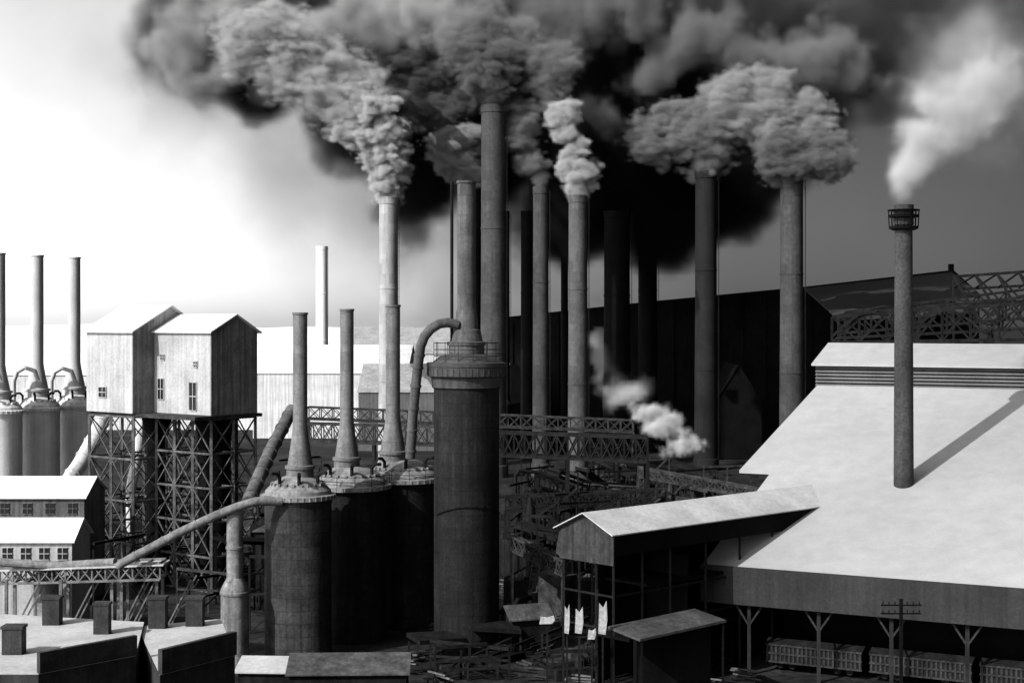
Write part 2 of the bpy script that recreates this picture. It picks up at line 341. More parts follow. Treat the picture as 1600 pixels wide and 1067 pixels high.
# ---------------------------------------------------------------- sloping pipes
def pipe(pts,rad,mat,label,group=None):
    c=Vector(pts[-1]);c.z=0
    b=B(c);b.tube(pts,rad,16)
    for p,q in zip(pts,pts[1:]):
        p=Vector(p);q=Vector(q);L=(q-p).length;k=int(L/3)
        for i in range(k):
            m=p.lerp(q,(i+.5)/max(k,1));b.tube([m,m+(q-p).normalized()*.22],rad*1.12,16)
    return tag(b.obj('gas_pipe',mat,None),label,'pipe',group)
pipe([S(440,783,179),S(400,783,178),S(370,792,177),S(335,806,177),S(280,832,176),S(190,880,175),S(184,886,175)],.52,PIPE,'long pale sloping gas pipe beside steel stoves')
pipe([S(456,640,232),S(425,700,222),S(405,745,212),S(388,785,205)],.95,M('dull pipe',.10,var=.4),'thick inclined gas main behind the stoves')
pipe([S(165,640,262),S(150,680,258),S(125,725,254),S(103,757,250)],1.3,M('pale pipe',.5,var=.2),'thick pale chute under the hoist house')
pipe([S(225,655,262),S(205,760,262),S(205,830,262)],.9,M('pale pipe',.5),'pale vertical duct under the hoist house')
d=178;c=G(367,d);r=root('dust_catcher',c,'pale cylindrical dust catcher with conical top and neck pipe','industrial tank')
b=B(c);b.lathe(c,[(1.62,0),(1.62,8.2),(1.72,8.3),(1.72,8.6),(1.62,8.7),(1.62,8.9),(1.2,9.7),(.95,10.2)],28);b.obj('tank',M('tank plate',.2,var=.35,scale=.5,streak=.5,plates=(1.6,2,1.4,.7)),r)
b=B(c);b.lathe(c,[(.95,10.2),(.95,13.5),(1.05,13.55),(1.05,13.8),(.95,13.85),(.95,17.6),(1.08,17.7),(1.08,18),(.7,18.4)],24);b.obj('neck',PIPE,r)
# ---------------------------------------------------------------- sheds
def shed(name,o,ud,L,W,he,hr,wm,rm,label,wins=0,cat='shed',z0=0,over=.4,group=None):
    o=Vector(o);U=Vector((math.cos(ud),math.sin(ud),0));V=Vector((-U.y,U.x,0));P=lambda a,w,z:o+U*a+V*w+Vector((0,0,z))
    r=root(name,o,label,cat,group)
    b=B(o);b.prism([P(0,0,z0),P(0,W,z0),P(0,W,he),P(0,W/2,hr),P(0,0,he)],U*L);b.obj('wall',wm,r)
    b=B(o);s=(hr-he)/(W/2)
    slab(b,[P(-over,-over,he-over*s+.15),P(L+over,-over,he-over*s+.15),P(L+over,W/2,hr+.15),P(-over,W/2,hr+.15)],.14)
    slab(b,[P(-over,W+over,he-over*s+.15),P(L+over,W+over,he-over*s+.15),P(L+over,W/2+.003,hr+.15),P(-over,W/2+.003,hr+.15)],.14)
    b.obj('roof',rm,r)
    for i in range(wins):
        a=L*(i+.5)/wins;wd=min(1.3,L/wins*.55);b=B(o);zz=z0+(he-z0)*.35;hh=(he-z0)*.42
        if hh>1.8: zz=he-2.3;hh=1.5
        b.prism([P(a-wd/2,-.03,zz),P(a+wd/2,-.03,zz),P(a+wd/2,-.03,zz+hh),P(a-wd/2,-.03,zz+hh)],-V*.05);w=b.obj('window',GLASS,r)
        b=B(o)
        for k in range(3): b.beam(P(a-wd/2,-.11,zz+hh*k/2),P(a+wd/2,-.11,zz+hh*k/2),.09)
        b.beam(P(a,-.11,zz),P(a,-.11,zz+hh),.08);b.obj('frame',wm,w)
    return r
shed('yard_building',G(-45,215),math.radians(0),15.8,11,15.2,17.5,WALLM,ROOFW,'low building with bright pale roof beside steel frame',wins=5)
shed('yard_building',G(-60,188),math.radians(0),13.5,8,13,15.2,WALLP,ROOFW,'small building with window row and pale roof',wins=6)
shed('yard_building',G(395,230),math.radians(0),6,6,8.5,10,SOOT,MIDR,'dark low hut with grey roof among pipes')
# pipe bridge
o=S(0,905,182);o.z=0;r=root('pipe_bridge',o,'pale steel pipe bridge on braced legs','pipe bridge')
b=B(o);b.truss(S(0,912,182),S(250,905,176),1.9,12,.26,off=(0,3,0));b.obj('truss',STEELP,r)
b=B(o);b.prism([S(-5,893,181.5),S(255,884,175.5),S(255,884,175.5)+Vector((0,3.6,0)),S(-5,893,181.5)+Vector((0,3.6,0))],(0,0,.18));b.obj('deck',ROOF2,r)
b=B(o);b.tube([S(0,878,180),S(90,884,180),S(180,878,178)],.5,12);b.obj('pipe',PIPE,r)
for px in (10,95,175,190,245):
    for dy in (0,3):
        b=B(o);q=S(px,905,179);q.y+=dy;b.beam(Vector((q.x,q.y,0)),q,.35);b.beam(Vector((q.x,q.y,2)),Vector((q.x+4,q.y,q.z)),.18);b.obj('leg',STEELP,r)
b=B(o);q=G(74,185);b.lathe(q,[(1.6,0),(1.6,9),(1.2,10)],20);b.obj('drum',PIPE,r)
# ---------------------------------------------------------------- brick buildings
def flatb(pts,zt,par,label,chim,rm,wm):
    o=Vector(pts[0]);o.z=0;r=root('brick_building',o,label,'brick building')
    P=[Vector((p[0],p[1],0)) for p in pts]
    b=B(o);b.prism([p+Vector((0,0,0)) for p in P],(0,0,zt-.1));b.obj('wall',wm,r)
    b=B(o);b.prism([p+Vector((0,0,zt-.098)) for p in P],(0,0,.1));b.obj('roof',rm,r)
    b=B(o)
    for i in range(len(P)):
        if i in par:
            p,q=P[i],P[(i+1)%len(P)];b.beam(p+Vector((0,0,zt+par[i]/2)),q+Vector((0,0,zt+par[i]/2)),.45,par[i])
    b.obj('parapet',wm,r)
    for (px,d,w,h) in chim:
        q=G(px,d);b=B(o);b.box(q+Vector((0,0,zt+h/2)),(w,w*.8,h));b.box(q+Vector((0,0,zt+h+.1)),(w*1.12,w*.92,.22));b.obj('chimney',BRICK,r)
    return r
def Gd(px,d): 
    q=G(px,d);return (q.x,q.y,0)
flatb([Gd(60,118),Gd(212,124.5),Gd(225,138),Gd(-10,142),Gd(-60,118)],12.9,{0:1.6},'dark brick building with pale flat roof and square chimneys',
 [(22,125,1.6,2.1),(82,137,1.5,2.3),(160,133,1.3,2.5)],ROOF2,BRICK)
flatb([Gd(250,119),Gd(367,126),Gd(345,141),Gd(215,137.5)],12.6,{0:1.9},'dark brick building end with stepped parapet',
 [(305,138,1.5,2.4),(247,137,1.5,2.6)],ROOF2,BRICK)
shed('yard_building',G(372,160),math.radians(-3),7,7,3.4,4.2,SOOT,ROOF2,'low shed with bright pale roof')
shed('yard_building',G(452,158),math.radians(2),12,8,3.6,4.8,SOOT,MIDR,'low dark shed with grey roof')
o=G(955,158);r=root('canopy_shed',o,'open sided canopy with flat grey roof on posts','shed')
K=[S(950,978,158),S(1000,998,154),S(1135,968,160),S(1085,950,166)]
b=B(o);b.prism(K,(0,0,-.25));b.obj('roof',M('canopy roof',.045,var=.6,scale=.4),r)
for q in K:
    b=B(o);qq=q.lerp(sum(K,Vector())/4,.06);b.beam(Vector((qq.x,qq.y,0)),qq-Vector((0,0,.3)),.22);b.obj('post',BLACK,r)
b=B(o);cc_=sum(K,Vector())/4;b.box(Vector((cc_.x+.6,cc_.y+1.8,4)),(7.5,3.0,8),.25);b.obj('shade_wall',BLACK,r)  # black block paints the dark beneath the canopy
shed('yard_building',G(800,185),math.radians(20),5,4,4,5.2,SOOT,MIDR,'small dark hut in the cluttered yard')
# ---------------------------------------------------------------- far buildings
d=490
o=G(785,d);r=root('rolling_mill',o,'enormous dark mill building with long low-pitched gable','industrial building')
b=B(o)
top=[S(785,498,d),S(1027,472,d),S(1258,450,d),S(1488,424,d),S(1530,462,d)]
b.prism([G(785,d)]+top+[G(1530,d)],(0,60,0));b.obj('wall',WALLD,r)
b=B(o)
for p,q in zip(top,top[1:]): b.beam(p+Vector((0,-.6,.2)),q+Vector((0,-.6,.2)),.6,.5)
b.obj('verge',SOOT,r)
b=B(o);b.prism([S(1488,425,d-1),S(1256,450,d-1),S(1312,500,d-70),S(1560,482,d-70)],(0,0,-.4));b.obj('roof',M('mill roof',.03,var=.3,scale=.05,streak=0),r)
b=B(o);b.box(S(1486,420,d),(1.5,1.5,3));b.obj('vent',BLACK,r)
for i,px in enumerate(range(800,1300,36)):
    b=B(o);q=G(px,d-.5);zt=40+(500-(498-(px-785)*.105))/2400*d-1
    b.beam(q,q+Vector((0,0,zt)),.4);b.obj('column',WALLD,r)
HZ=M('hazy wall',.6,var=.15)  # far walls lightened, haze is put into the colour
MP=M('mid pale roof',.3,var=.2)
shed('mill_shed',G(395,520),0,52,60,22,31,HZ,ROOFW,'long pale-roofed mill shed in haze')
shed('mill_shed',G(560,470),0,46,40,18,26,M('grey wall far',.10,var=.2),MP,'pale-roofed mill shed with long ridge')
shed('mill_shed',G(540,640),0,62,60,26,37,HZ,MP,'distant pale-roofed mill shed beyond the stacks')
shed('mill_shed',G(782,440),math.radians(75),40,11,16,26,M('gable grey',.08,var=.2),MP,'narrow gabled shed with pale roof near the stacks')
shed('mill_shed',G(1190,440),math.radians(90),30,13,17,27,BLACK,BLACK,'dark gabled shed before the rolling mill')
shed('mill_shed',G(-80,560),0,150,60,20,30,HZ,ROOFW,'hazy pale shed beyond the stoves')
b=B((-900,2500,0));nn=44;rows=[]
for j in range(6):
    row=[]
    for i in range(nn+1):
        x=-2400+i*60;hh=[0,20,42,48,40,0][j]*(.7+.5*noise.noise(Vector((i*.13,j*.3,0))))*min(1,(nn-i)/10)
        row.append(b.bm.verts.new(Vector((x,2200+j*150,hh))-b.o))
    rows.append(row)
for j in range(5):
    for i in range(nn): b.bm.faces.new((rows[j][i],rows[j][i+1],rows[j+1][i+1],rows[j+1][i]))
h=b.obj('hill',M('hazy hill',.8,var=.1,streak=0));h['kind']='structure'  # light hill colour stands in for haze in front of it
# ---------------------------------------------------------------- trusses upper right
for k,(d0,py0,py1) in enumerate(((300,535,528),(340,528,505),(375,520,482))):
    o=G(1305,d0);b=B(o)
    p=S(1300+k*10,py0,d0);q=S(1790,py1,d0-15)
    b.truss(p,q,5.0,11,.6,h2=8.0)
    n_=22;prev=None
    for i in range(n_+1):
        f=i/n_;m=p.lerp(q,f)+Vector((0,-.3,1.2+abs(math.sin(f*math.pi*4))*4.6))
        if prev is not None: b.beam(prev,m,.45)
        prev=m
    for f in (0,.25,.5,.75,1):
        m=p.lerp(q,f);b.beam(Vector((m.x,m.y,0)),m,.6)
    tag(b.obj('roof_truss',SOOT,None),'bare steel roof truss on columns','steel truss','open steel trusses')
b=B(G(1480,390))
for k in range(9):
    p=S(1490+k*34,432-k*2.2,390);b.beam(p,S(1530+k*34,500,310),.5)
    b.beam(p,S(1490+(k+1)*34,465,350),.35);b.beam(S(1490+k*34,450,368),S(1490+(k+1)*34,430-k*2,390),.35)
b.beam(S(1480,433,390),S(1780,412,390),.7);b.beam(S(1500,452,370),S(1780,436,370),.6);b.beam(S(1500,475,340),S(1780,462,340),.6)
b.beam(S(1490,430,390),Vector((S(1490,430,390).x,390,0)),.5)
tag(b.obj('roof_frame',SOOT,None),'skeletal steel roof frame without covering','steel frame')
# ---------------------------------------------------------------- bridges
def bridge(p,q,h,nseg,w,off,mat,label,legs=(0,.5,1)):
    p=Vector(p);q=Vector(q);o=Vector((p.x,p.y,0));r=root('truss_bridge',o,label,'steel bridge','steel yard bridges')
    b=B(o);b.truss(p,q,h,nseg,w,off=off);b.obj('truss',mat,r)
    for f in legs:
        for k in (0,1):
            m=p.lerp(q,f)+Vector(off)*k;b=B(o);b.beam(Vector((m.x,m.y,0)),m,w*1.5);b.obj('leg',mat,r)
    b=B(o);b.prism([p+Vector((0,0,.2)),q+Vector((0,0,.2)),q+Vector(off)+Vector((0,0,.2)),p+Vector(off)+Vector((0,0,.2))],(0,0,.15));b.obj('deck',mat,r)
bridge(S(770,712,255),S(1012,722,240),3.8,14,.38,(0,4,0),SOOT,'dark latticed steel bridge across the yard')
bridge(S(470,690,300),S(700,697,292),3.5,14,.32,(0,4,0),STEEL,'latticed steel bridge behind the stoves')
bridge(S(1000,745,262),S(1215,785,236),1.4,14,.3,(0,4,0),STEEL,'steel walkway bridge near the shed')
bridge(S(790,800,235),S(1020,790,235),2.2,14,.3,(0,3,0),SOOT,'low sooty steel bridge above the yard')
bridge(S(480,655,330),S(990,676,330),2.6,26,.3,(0,3,0),STEEL,'long thin steel bridge behind the stoves')
bridge(S(800,860,205),S(880,900,190),1.8,8,.25,(0,3,0),STEEL,'short steel conveyor bridge in the yard')
def ysteel(px,d,hgt):
    o=G(px,d);a=random.uniform(-.7,1.2);U=Vector((math.cos(a),math.sin(a),0));V=Vector((-U.y,U.x,0));L=random.uniform(4,13);b=B(o);t=random.random()
    if t<.35:
        for f in (0,.5,1): b.beam(o+U*L*f,o+U*L*f+Vector((0,0,hgt*(.8+.2*random.random()))),.25)
        b.beam(o+Vector((0,0,hgt)),o+U*L+Vector((0,0,hgt)),.35);b.beam(o+Vector((0,0,hgt*.5)),o+U*L+Vector((0,0,hgt*.62)),.25)
        b.beam(o,o+U*L*.5+Vector((0,0,hgt*.6)),.15);b.beam(o+U*L,o+U*L*.5+Vector((0,0,hgt*.6)),.15)
    elif t<.6:
        for k in (0,1):
            b.beam(o+V*2*k,o+V*2*k+Vector((0,0,hgt)),.25);b.beam(o+U*L+V*2*k,o+U*L+V*2*k+Vector((0,0,hgt*.8)),.25)
        b.prism([o-V*.5+Vector((0,0,hgt)),o+U*L-V*.5+Vector((0,0,hgt*.8)),o+U*L+V*2.6+Vector((0,0,hgt*.8+.4)),o+V*2.6+Vector((0,0,hgt+.4))],(0,0,.5))
        b.beam(o,o+U*L+Vector((0,0,hgt*.8)),.14)
    elif t<.8:
        z=hgt*.7
        b.tube([o+Vector((0,0,0)),o+Vector((0,0,z-.8)),o+U*.8+Vector((0,0,z)),o+U*L+Vector((0,0,z*.9)),o+U*(L+.8)+Vector((0,0,z*.9-.8)),o+U*(L+.8)],.38,10)
        b.beam(o+U*L*.5,o+U*L*.5+Vector((0,0,z)),.22);b.box(o+U*L*.4+V*1.5+Vector((0,0,hgt*.2)),(2.5,2,hgt*.4),a)
    else:
        b.box(o+Vector((0,0,hgt*.25)),(L*.6,3,hgt*.5),a);b.lathe(o+U*1.2,[(.7,hgt*.5),(.7,hgt*.8),(.3,hgt)],10)
        b.beam(o-U*L*.3+Vector((0,0,hgt*.5)),o+U*L*.8+Vector((0,0,hgt*1.1)),.3);b.beam(o+U*L*.8,o+U*L*.8+Vector((0,0,hgt*1.1)),.2)
        for k in range(5): b.beam(o-V*1.6+U*(k-2)+Vector((0,0,hgt*.5)),o-V*1.6+U*(k-2)+Vector((0,0,hgt*.5+1)),.08)
    tag(b.obj('steel_frame',random.choice([SOOT,STEEL,SOOT,BLACK,SOOT]),None),'small sooty steel frame standing in the yard','steel frame','steel frames in the yard')
for i in range(170): ysteel(random.uniform(790,1110),random.uniform(200,330),random.uniform(3,14))
for i in range(30): ysteel(random.uniform(1040,1190),random.uniform(240,330),random.uniform(3,8))
for i in range(14): ysteel(random.uniform(395,520),random.uniform(212,300),random.uniform(6,16))
for i in range(24): ysteel(random.uniform(130,420),random.uniform(190,300),random.uniform(4,12))
for i in range(18): ysteel(random.uniform(640,1000),random.uniform(168,186),random.uniform(1.5,4))
for i in range(130):
    px=random.uniform(640,1180);d=random.uniform(166,235);o=G(px,d);a=random.uniform(0,3.1);b=B(o)
    for k in range(random.randint(3,6)):
        aa=a+random.uniform(-.3,.3);U=Vector((math.cos(aa),math.sin(aa),random.uniform(0,.12)))*random.uniform(1.2,3.2);p=o+Vector((random.uniform(-1,1),random.uniform(-1,1),.25+k*.28))
        b.beam(p-U*.5,p+U*.5,.2,.16)
    tag(b.obj('girder_pile',random.choice([STEEL,STEEL,STEELP,WOOD,SOOT]),None),'heap of loose steel girders on the cinder ground','scrap pile','girder piles in the yard')
for px,py,w,h,dd in ((855,968,26,12,158),(886,966,9,44,157),(905,968,14,40,157.5),(942,964,15,50,156.5),(925,990,14,16,156)):
    q=S(px,py,dd);o=Vector((q.x,q.y,0));r=root('sheet_panel',o,'weathered white sheet panel on a frame','board','white sheets in the yard')
    b=B(o);W=w/2400*dd;H=h/2400*dd;U=Vector((.95,.3,0))
    pts=[q+U*(-W/2)+Vector((0,0,-H/2)),q+U*(W*.3)+Vector((0,0,-H*.55)),q+U*W*.5+Vector((0,0,-H*.1)),q+U*W*.42+Vector((0,0,H*.5)),q+U*W*.05+Vector((0,0,H*.3)),q-U*W*.4+Vector((0,0,H*.45))]
    b.prism(pts,(0,.12,0));b.obj('panel',WHITE,r);b=B(o);b.beam(o+Vector((0,.3,0)),q+Vector((0,.3,0)),.18);b.obj('post',SOOT,r)
o=G(838,190);b=B(o)
p0=S(832,925,190);p1=S(842,850,194)
for s in (-.5,.5): b.beam(p0+Vector((s,0,0)),p1+Vector((s,0,0)),.12)
for i in range(12):
    m=p0.lerp(p1,i/11);b.beam(m+Vector((-.5,0,0)),m+Vector((.5,0,0)),.1)
tag(b.obj('ladder',STEEL,None),'steel ladder leaning on yard framework','ladder')
for k in range(4):
    st=A-n*(5+k*3.6)-e*(6-k*2)
    rr=root('railway_track',st,'railway track on timber sleepers in cinders','railway track','railway tracks')
    for s in (-.72,.72):
        b=B(st);b.beam(st+n*s+Vector((0,0,.3)),st+n*s+e*75+Vector((0,0,.3)),.1,.16);b.obj('rail',M('rail top',.15,var=.3),rr)
    b=B(st)
    for i in range(98): b.box(st+e*(i*.77)+Vector((0,0,.14)),(.26,2.5,.16),math.atan2(e.y,e.x))
    b.obj('sleepers',WOOD,rr)['kind']='stuff'
ez=math.atan2(e.y,e.x)
CAR=M('slatted car side',.026,var=.7,streak=.6,scale=.5)
def boxcar(s,t):
    o=A+e*s+n*t;r=root('freight_car',o,'slatted wooden freight car standing under the shed','freight car','freight cars under the shed')
    b=B(o);b.box(o+Vector((0,0,2.1)),(11,2.6,2.1),ez);b.obj('body',SOOT,r)
    b=B(o)
    for k in range(22): b.box(o+e*(-5.3+k*.505)-n*1.36+Vector((0,0,2.1)),(.22,.1,2.1),ez)
    for z in (1.15,2.1,3.05): b.box(o-n*1.44+Vector((0,0,z)),(11.1,.07,.2),ez)
    b.obj('slat',CAR,r)
    b=B(o);b.prism([o-e*5.6-n*1.45+Vector((0,0,3.17)),o-e*5.6+Vector((0,0,3.6)),o-e*5.6+n*1.45+Vector((0,0,3.17))],e*11.2);b.obj('roof',SOOT,r)
    for k in (-4,-2.6,2.6,4):
        for s2 in (-.75,.75):
            b=B(o);m=o+e*k+n*s2+Vector((0,0,.75));b.tube([m-n*.06,m+n*.06],.42,14);b.obj('wheel',SOOT,r)
boxcar(10.5,5);boxcar(22.4,5);boxcar(34.3,5);boxcar(46.2,5)
d=152;o=G(1408,d);r=root('utility_pole',o,'wooden utility pole with crossarms beside the tracks','utility pole')
b=B(o);b.beam(o,S(1408,935,d),.3);b.obj('post',BLACK,r)
for py in (945,958):
    b=B(o);q=S(1408,py,d);b.beam(q-Vector((2,0,0)),q+Vector((2,0,0)),.14)
    for x in (-1.8,-1.2,-.6,.6,1.2,1.8): b.beam(q+Vector((x,0,0)),q+Vector((x,0,.35)),.09)
    b.obj('crossarm',BLACK,r)
# ---------------------------------------------------------------- smoke
def cloud(name,pb,pad,vox,dens,amp,ns,soft,albedo,label,billow=0.0,bs=None,cat=None,zst=1.0,g=0.0,warp=.9,group=None,crisp=False):
    blobs=[(S(x,y,d),Vector((rx*d/2400,ry,rz*d/2400))) for (x,y,d,rx,rz,ry) in pb]
    lo=[min(c[i]-r[i]*pad for c,r in blobs) for i in range(3)];hi=[max(c[i]+r[i]*pad for c,r in blobs) for i in range(3)]
    lo[2]=max(lo[2],1)
    cen=Vector([(a+b_)/2 for a,b_ in zip(lo,hi)])
    ng=bpy.data.node_groups.new(name,'GeometryNodeTree')
    ng.interface.new_socket('Geometry',in_out='INPUT',socket_type='NodeSocketGeometry')
    ng.interface.new_socket('Geometry',in_out='OUTPUT',socket_type='NodeSocketGeometry')
    N=ng.nodes;L=ng.links;out=N.new('NodeGroupOutput');pos=N.new('GeometryNodeInputPosition')
    of=N.new('ShaderNodeVectorMath');of.operation='ADD';L.new(pos.outputs[0],of.inputs[0]);of.inputs[1].default_value=cen
    wn=N.new('ShaderNodeTexNoise');wn.inputs['Scale'].default_value=ns*.5;wn.inputs['Detail'].default_value=3;L.new(of.outputs[0],wn.inputs['Vector'])
    ws=N.new('ShaderNodeVectorMath');ws.operation='MULTIPLY_ADD';L.new(wn.outputs['Color'],ws.inputs[0]);W=warp/ns;ws.inputs[1].default_value=(W,W,W);ws.inputs[2].default_value=(-W/2,)*3
    wp=N.new('ShaderNodeVectorMath');wp.operation='ADD';L.new(ws.outputs[0],wp.inputs[0]);L.new(pos.outputs[0],wp.inputs[1]);P=wp.outputs[0]
    P0=pos.outputs[0] if crisp else P
    zs=N.new('ShaderNodeVectorMath');zs.operation='MULTIPLY';L.new(P,zs.inputs[0]);zs.inputs[1].default_value=(1,1,zst)
    zo=N.new('ShaderNodeVectorMath');zo.operation='ADD';L.new(zs.outputs[0],zo.inputs[0]);zo.inputs[1].default_value=cen;PZ=zo.outputs[0]
    acc=None
    for (c,r) in blobs:
        s=N.new('ShaderNodeVectorMath');s.operation='SUBTRACT';L.new(P0,s.inputs[0]);s.inputs[1].default_value=c-cen
        dv=N.new('ShaderNodeVectorMath');dv.operation='DIVIDE';L.new(s.outputs[0],dv.inputs[0]);dv.inputs[1].default_value=r
        l=N.new('ShaderNodeVectorMath');l.operation='LENGTH';L.new(dv.outputs[0],l.inputs[0])
        m=N.new('ShaderNodeMath');m.operation='SUBTRACT';m.inputs[0].default_value=1;L.new(l.outputs['Value'],m.inputs[1])
        if acc is None: acc=m
        else:
            x=N.new('ShaderNodeMath');x.operation='SMOOTH_MAX';x.inputs[2].default_value=.15
            L.new(acc.outputs[0],x.inputs[0]);L.new(m.outputs[0],x.inputs[1]);acc=x
    n_=N.new('ShaderNodeTexNoise');n_.inputs['Scale'].default_value=ns;n_.inputs['Detail'].default_value=6;n_.inputs['Roughness'].default_value=.62
    L.new(PZ,n_.inputs['Vector'])
    a=N.new('ShaderNodeMath');a.operation='MULTIPLY_ADD';L.new(n_.outputs[0],a.inputs[0]);a.inputs[1].default_value=amp;a.inputs[2].default_value=-amp*.5
    b=N.new('ShaderNodeMath');b.operation='ADD';L.new(a.outputs[0],b.inputs[0]);L.new(acc.outputs[0],b.inputs[1]);res=b.outputs[0]
    if billow:
        f=bs or ns*2.6
        for oc,am in ((1,1),(2.3,.55)):
            vo=N.new('ShaderNodeTexVoronoi');vo.inputs['Scale'].default_value=f*oc;L.new(PZ,vo.inputs['Vector'])
            q=N.new('ShaderNodeMath');q.operation='MULTIPLY_ADD';L.new(vo.outputs['Distance'],q.inputs[0]);q.inputs[1].default_value=-billow*am;L.new(res,q.inputs[2])
            q2=N.new('ShaderNodeMath');q2.operation='ADD';L.new(q.outputs[0],q2.inputs[0]);q2.inputs[1].default_value=billow*am*.5;res=q2.outputs[0]
    mr=N.new('ShaderNodeMapRange');mr.interpolation_type='SMOOTHSTEP';L.new(res,mr.inputs[0])
    for i,vv in ((1,0),(2,soft),(3,0),(4,dens)): mr.inputs[i].default_value=vv
    vc=N.new('GeometryNodeVolumeCube');L.new(mr.outputs[0],vc.inputs['Density'])
    vc.inputs['Min'].default_value=Vector(lo)-cen;vc.inputs['Max'].default_value=Vector(hi)-cen
    for k,i in zip('XYZ',range(3)): vc.inputs['Resolution '+k].default_value=max(8,int((hi[i]-lo[i])/vox))
    sm=N.new('GeometryNodeSetMaterial');L.new(vc.outputs[0],sm.inputs[0]);L.new(sm.outputs[0],out.inputs[0])
    m=bpy.data.materials.new(name);m.use_nodes=True;m.node_tree.nodes.clear()
    o=m.node_tree.nodes.new('ShaderNodeOutputMaterial');p=m.node_tree.nodes.new('ShaderNodeVolumePrincipled')
    p.inputs['Color'].default_value=(albedo,)*3+(1,);p.inputs['Density'].default_value=1;p.inputs['Anisotropy'].default_value=g
    m.node_tree.links.new(p.outputs[0],o.inputs['Volume']);v=bpy.data.volumes.new(name)
    sm.inputs['Material'].default_value=m
    ob=bpy.data.objects.new(name,v);COL.objects.link(ob);v.materials.append(m);ob.location=cen
    md=ob.modifiers.new('smoke','NODES');md.node_group=ng
    if cat: tag(ob,label,cat,group)
    else: ob['kind']='stuff';ob['label']=label
    return ob
def plume(bl,d,alb,label,dens=.9,soft=.65,bil=.55):
    pb=[(x,y,d,r*1.06,r*.98,r*1.06/2400*d) for x,y,r in bl]
    cloud('smoke_plume',pb,1.3,.5,dens,1.9,.10,soft,alb,label,billow=bil,bs=.24,cat='smoke',zst=1.8,warp=.7,group='smoke plumes from the stacks',crisp=True,g=-.35)
plume([(606,294,25),(612,268,33),(603,238,39),(590,208,44),(570,180,50)],400,1.0,'billowing white smoke plume above a pale smokestack',1.8,.45)
plume([(566,178,50),(538,150,62),(500,125,70),(455,90,70),(410,60,70)],402,.88,'pale smoke plume drifting away from a pale smokestack',.7,.8)
plume([(738,272,24),(722,255,36),(705,232,38),(735,222,36)],425,.6,'grey smoke plume curling from a dark smokestack',1.3,.45)
plume([(700,200,32),(690,165,44),(662,185,28),(715,150,34),(670,125,46),(635,100,46)],430,.2,'dark curling smoke above the stove tower')
plume([(771,152,29),(768,128,42),(775,104,48)],392,.2,'dark rolling smoke plume above the tallest smokestack',1.3,.45)
plume([(795,72,58),(850,105,54),(755,50,60),(865,145,40),(720,60,50)],396,.38,'grey rolling smoke drifting above the tallest smokestack',.6,.9)
plume([(843,278,18),(828,255,28),(812,215,32),(820,185,30)],395,.34,'grey smoke plume from a slender smokestack')
plume([(903,294,23),(906,270,32),(897,240,28),(885,212,25),(880,180,30)],385,.8,'pale curling smoke plume from a grey smokestack',1.2,.5)
plume([(1103,256,31),(1108,234,42),(1090,205,50),(1055,195,40),(1015,215,40),(1065,225,38),(1030,240,28)],410,.36,'thick curling grey smoke plume drifting from a dark smokestack',.9,.6)
plume([(1237,258,35),(1228,240,46),(1285,245,46),(1300,262,32)],403,.24,'dark curling smoke plume above a wide smokestack',1.2,.5)
plume([(1255,205,50),(1205,190,56),(1165,185,46),(1195,150,50),(1255,175,40),(1302,228,28),(1150,150,50)],409,.55,'massive rolling grey smoke plume drifting over a wide smokestack',.7,.75)
cloud('smoke_cloud',[(655,280,455,75,120,20),(770,230,452,90,130,24),(900,275,450,120,155,28),(1010,290,450,125,140,28),(1125,300,450,105,120,22),(950,130,455,200,120,26),(1200,180,455,140,125,26),(420,120,458,90,80,20),(560,200,458,85,95,16)],
 1.3,2.0,.32,2.4,.035,.5,.025,'vast bank of soot-black smoke above the mill')
cloud('smoke_cloud',[(310,50,478,130,110,20),(540,30,478,220,130,26),(850,20,478,260,140,28),(1150,50,478,250,150,28),(1390,60,478,150,130,22)],
 1.3,2.4,.22,2.6,.03,.6,.10,'dark grey smoke pall drifting over the mill')
cloud('smoke_cloud',[(350,50,428,120,90,14),(440,90,424,90,70,12),(540,50,424,110,70,12),(640,30,424,100,50,12)],
 1.35,1.5,.35,3.0,.05,.8,.7,'drifting sunlit grey smoke billows above the mill',billow=.9,bs=.09,g=-.35)
cloud('smoke_cloud',[(850,40,422,90,60,14),(970,30,426,100,60,14),(1090,60,426,90,60,12),(1190,100,424,80,50,12),(1290,100,424,80,60,12),(1010,140,426,50,36,9),(930,200,428,40,50,8)],
 1.35,1.5,.3,3.6,.055,.8,.30,'dim grey smoke billows drifting above the mill',billow=.9,bs=.1,g=-.35)
cloud('smoke_cloud',[(320,150,470,200,190,30),(450,250,470,190,160,30),(560,330,470,140,120,26),(640,380,470,110,80,22)],
 1.25,4,.024,2.6,.02,1.2,.35,'thin grey smoke haze drifting off the dark bank')
cloud('smoke_plume',[(1409,302,187,24,28,1.9),(1416,272,187,42,40,3),(1440,228,188,66,54,5),(1484,175,189,84,70,6.5),(1530,140,189,80,70,6)],
 1.25,.6,.6,2.6,.16,1.2,1.0,'soft white steam plume rising from a slim chimney',cat='steam',g=-.35)
cloud('smoke_cloud',[(1490,150,189,110,100,8),(1530,80,190,130,110,9),(1560,160,190,90,110,8)],
 1.25,1.0,.12,2.4,.12,1.6,1.0,'thin white steam drifting from a slim chimney',cat='steam',g=-.35)
cloud('steam_puff',[(1012,645,330,22,18,3),(1040,668,330,34,20,4),(1070,695,330,34,16,4),(1050,655,330,22,18,3)],
 1.3,.5,1.1,3.6,.2,.9,1.0,'bright white steam burst over the yard',billow=.4,bs=.4,cat='steam',warp=1.0,g=-.35)
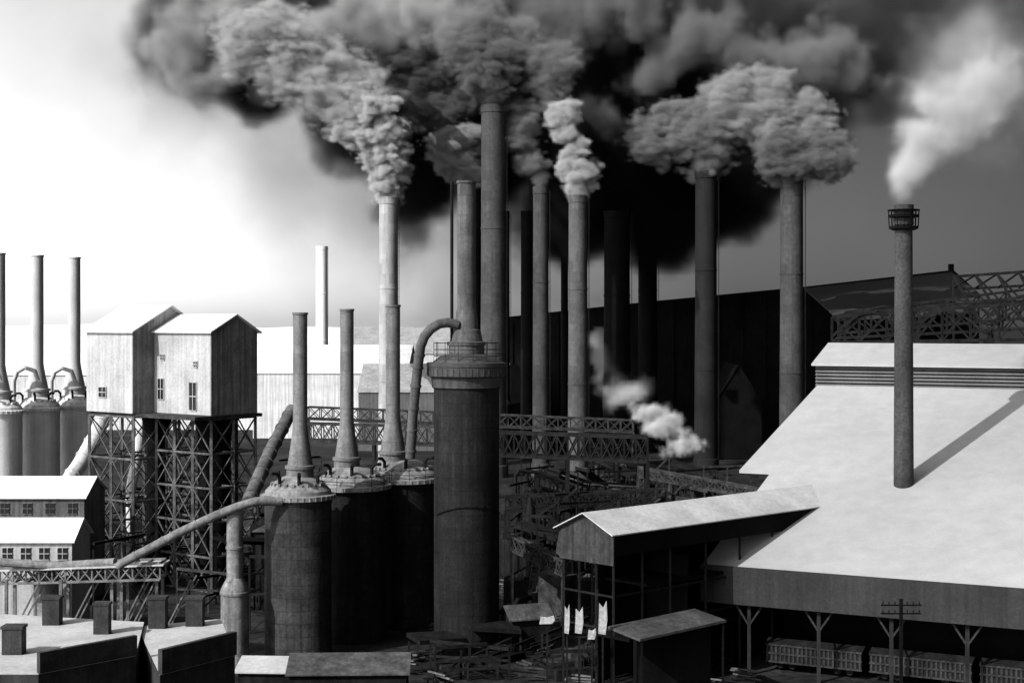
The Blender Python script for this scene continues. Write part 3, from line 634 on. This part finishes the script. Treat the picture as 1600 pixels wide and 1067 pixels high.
cloud('steam_puff',[(938,570,420,24,44,6),(955,600,418,30,28,6),(990,615,380,36,24,6)],
 1.25,1.0,.22,3.8,.1,1.3,1.0,'white steam veil drifting over the yard',cat='steam',warp=1.4,g=-.35)
# ---------------------------------------------------------------- camera, light, world
c=bpy.data.cameras.new('camera');co=bpy.data.objects.new('camera',c);COL.objects.link(co);co.location=(0,0,40);co.rotation_euler=(math.pi/2,0,0);c.lens=54;c.sensor_width=36;c.shift_y=-.0209;c.clip_end=12000;sc.camera=co
w=bpy.data.worlds.new('World');sc.world=w;w.use_nodes=True;nt=w.node_tree;N=nt.nodes;L=nt.links
s=N.new('ShaderNodeTexSky');s.sky_type='NISHITA';s.sun_disc=False;s.sun_elevation=math.radians(38);s.sun_rotation=math.radians(228)
bw=N.new('ShaderNodeRGBToBW');L.new(s.outputs[0],bw.inputs[0])
tc=N.new('ShaderNodeTexCoord');sp=N.new('ShaderNodeSeparateXYZ');L.new(tc.outputs['Generated'],sp.inputs[0])
nz=N.new('ShaderNodeTexNoise');nz.inputs['Scale'].default_value=6;nz.inputs['Detail'].default_value=6;L.new(tc.outputs['Generated'],nz.inputs['Vector'])
ad=N.new('ShaderNodeMath');ad.operation='MULTIPLY_ADD';L.new(nz.outputs[0],ad.inputs[0]);ad.inputs[1].default_value=.22;L.new(sp.outputs[0],ad.inputs[2])
zr=N.new('ShaderNodeMapRange');L.new(sp.outputs[2],zr.inputs[0]);zr.inputs[1].default_value=0;zr.inputs[2].default_value=.14;zr.inputs[3].default_value=-.07;zr.inputs[4].default_value=.03
ad2=N.new('ShaderNodeMath');L.new(ad.outputs[0],ad2.inputs[0]);L.new(zr.outputs[0],ad2.inputs[1])
rp=N.new('ShaderNodeValToRGB');mr=N.new('ShaderNodeMapRange');L.new(ad2.outputs[0],mr.inputs[0]);mr.inputs[1].default_value=-.26;mr.inputs[2].default_value=.4
L.new(mr.outputs[0],rp.inputs[0]);el=rp.color_ramp.elements
el[0].position=0;el[0].color=(3.5,3.5,3.5,1);el[1].position=1;el[1].color=(.18,.18,.18,1)
for p_,v_ in ((.25,2.2),(.4,1.1),(.52,.5),(.72,.26)):
    x=el.new(p_);x.color=(v_,v_,v_,1)
mx=N.new('ShaderNodeMath');mx.operation='MULTIPLY';L.new(bw.outputs[0],mx.inputs[0]);L.new(rp.outputs[0],mx.inputs[1])
L.new(mx.outputs[0],N['Background'].inputs[0]);N['Background'].inputs[1].default_value=.1
l=bpy.data.lights.new('sun','SUN');l.energy=5;l.angle=math.radians(.5);lo=bpy.data.objects.new('sun',l);COL.objects.link(lo);lo.rotation_euler=Vector((.583,.528,-.616)).to_track_quat('-Z','Y').to_euler()
lo.location=(-100,-100,200)
sc.view_settings.view_transform='Standard';sc.view_settings.look='None';sc.view_settings.exposure=0
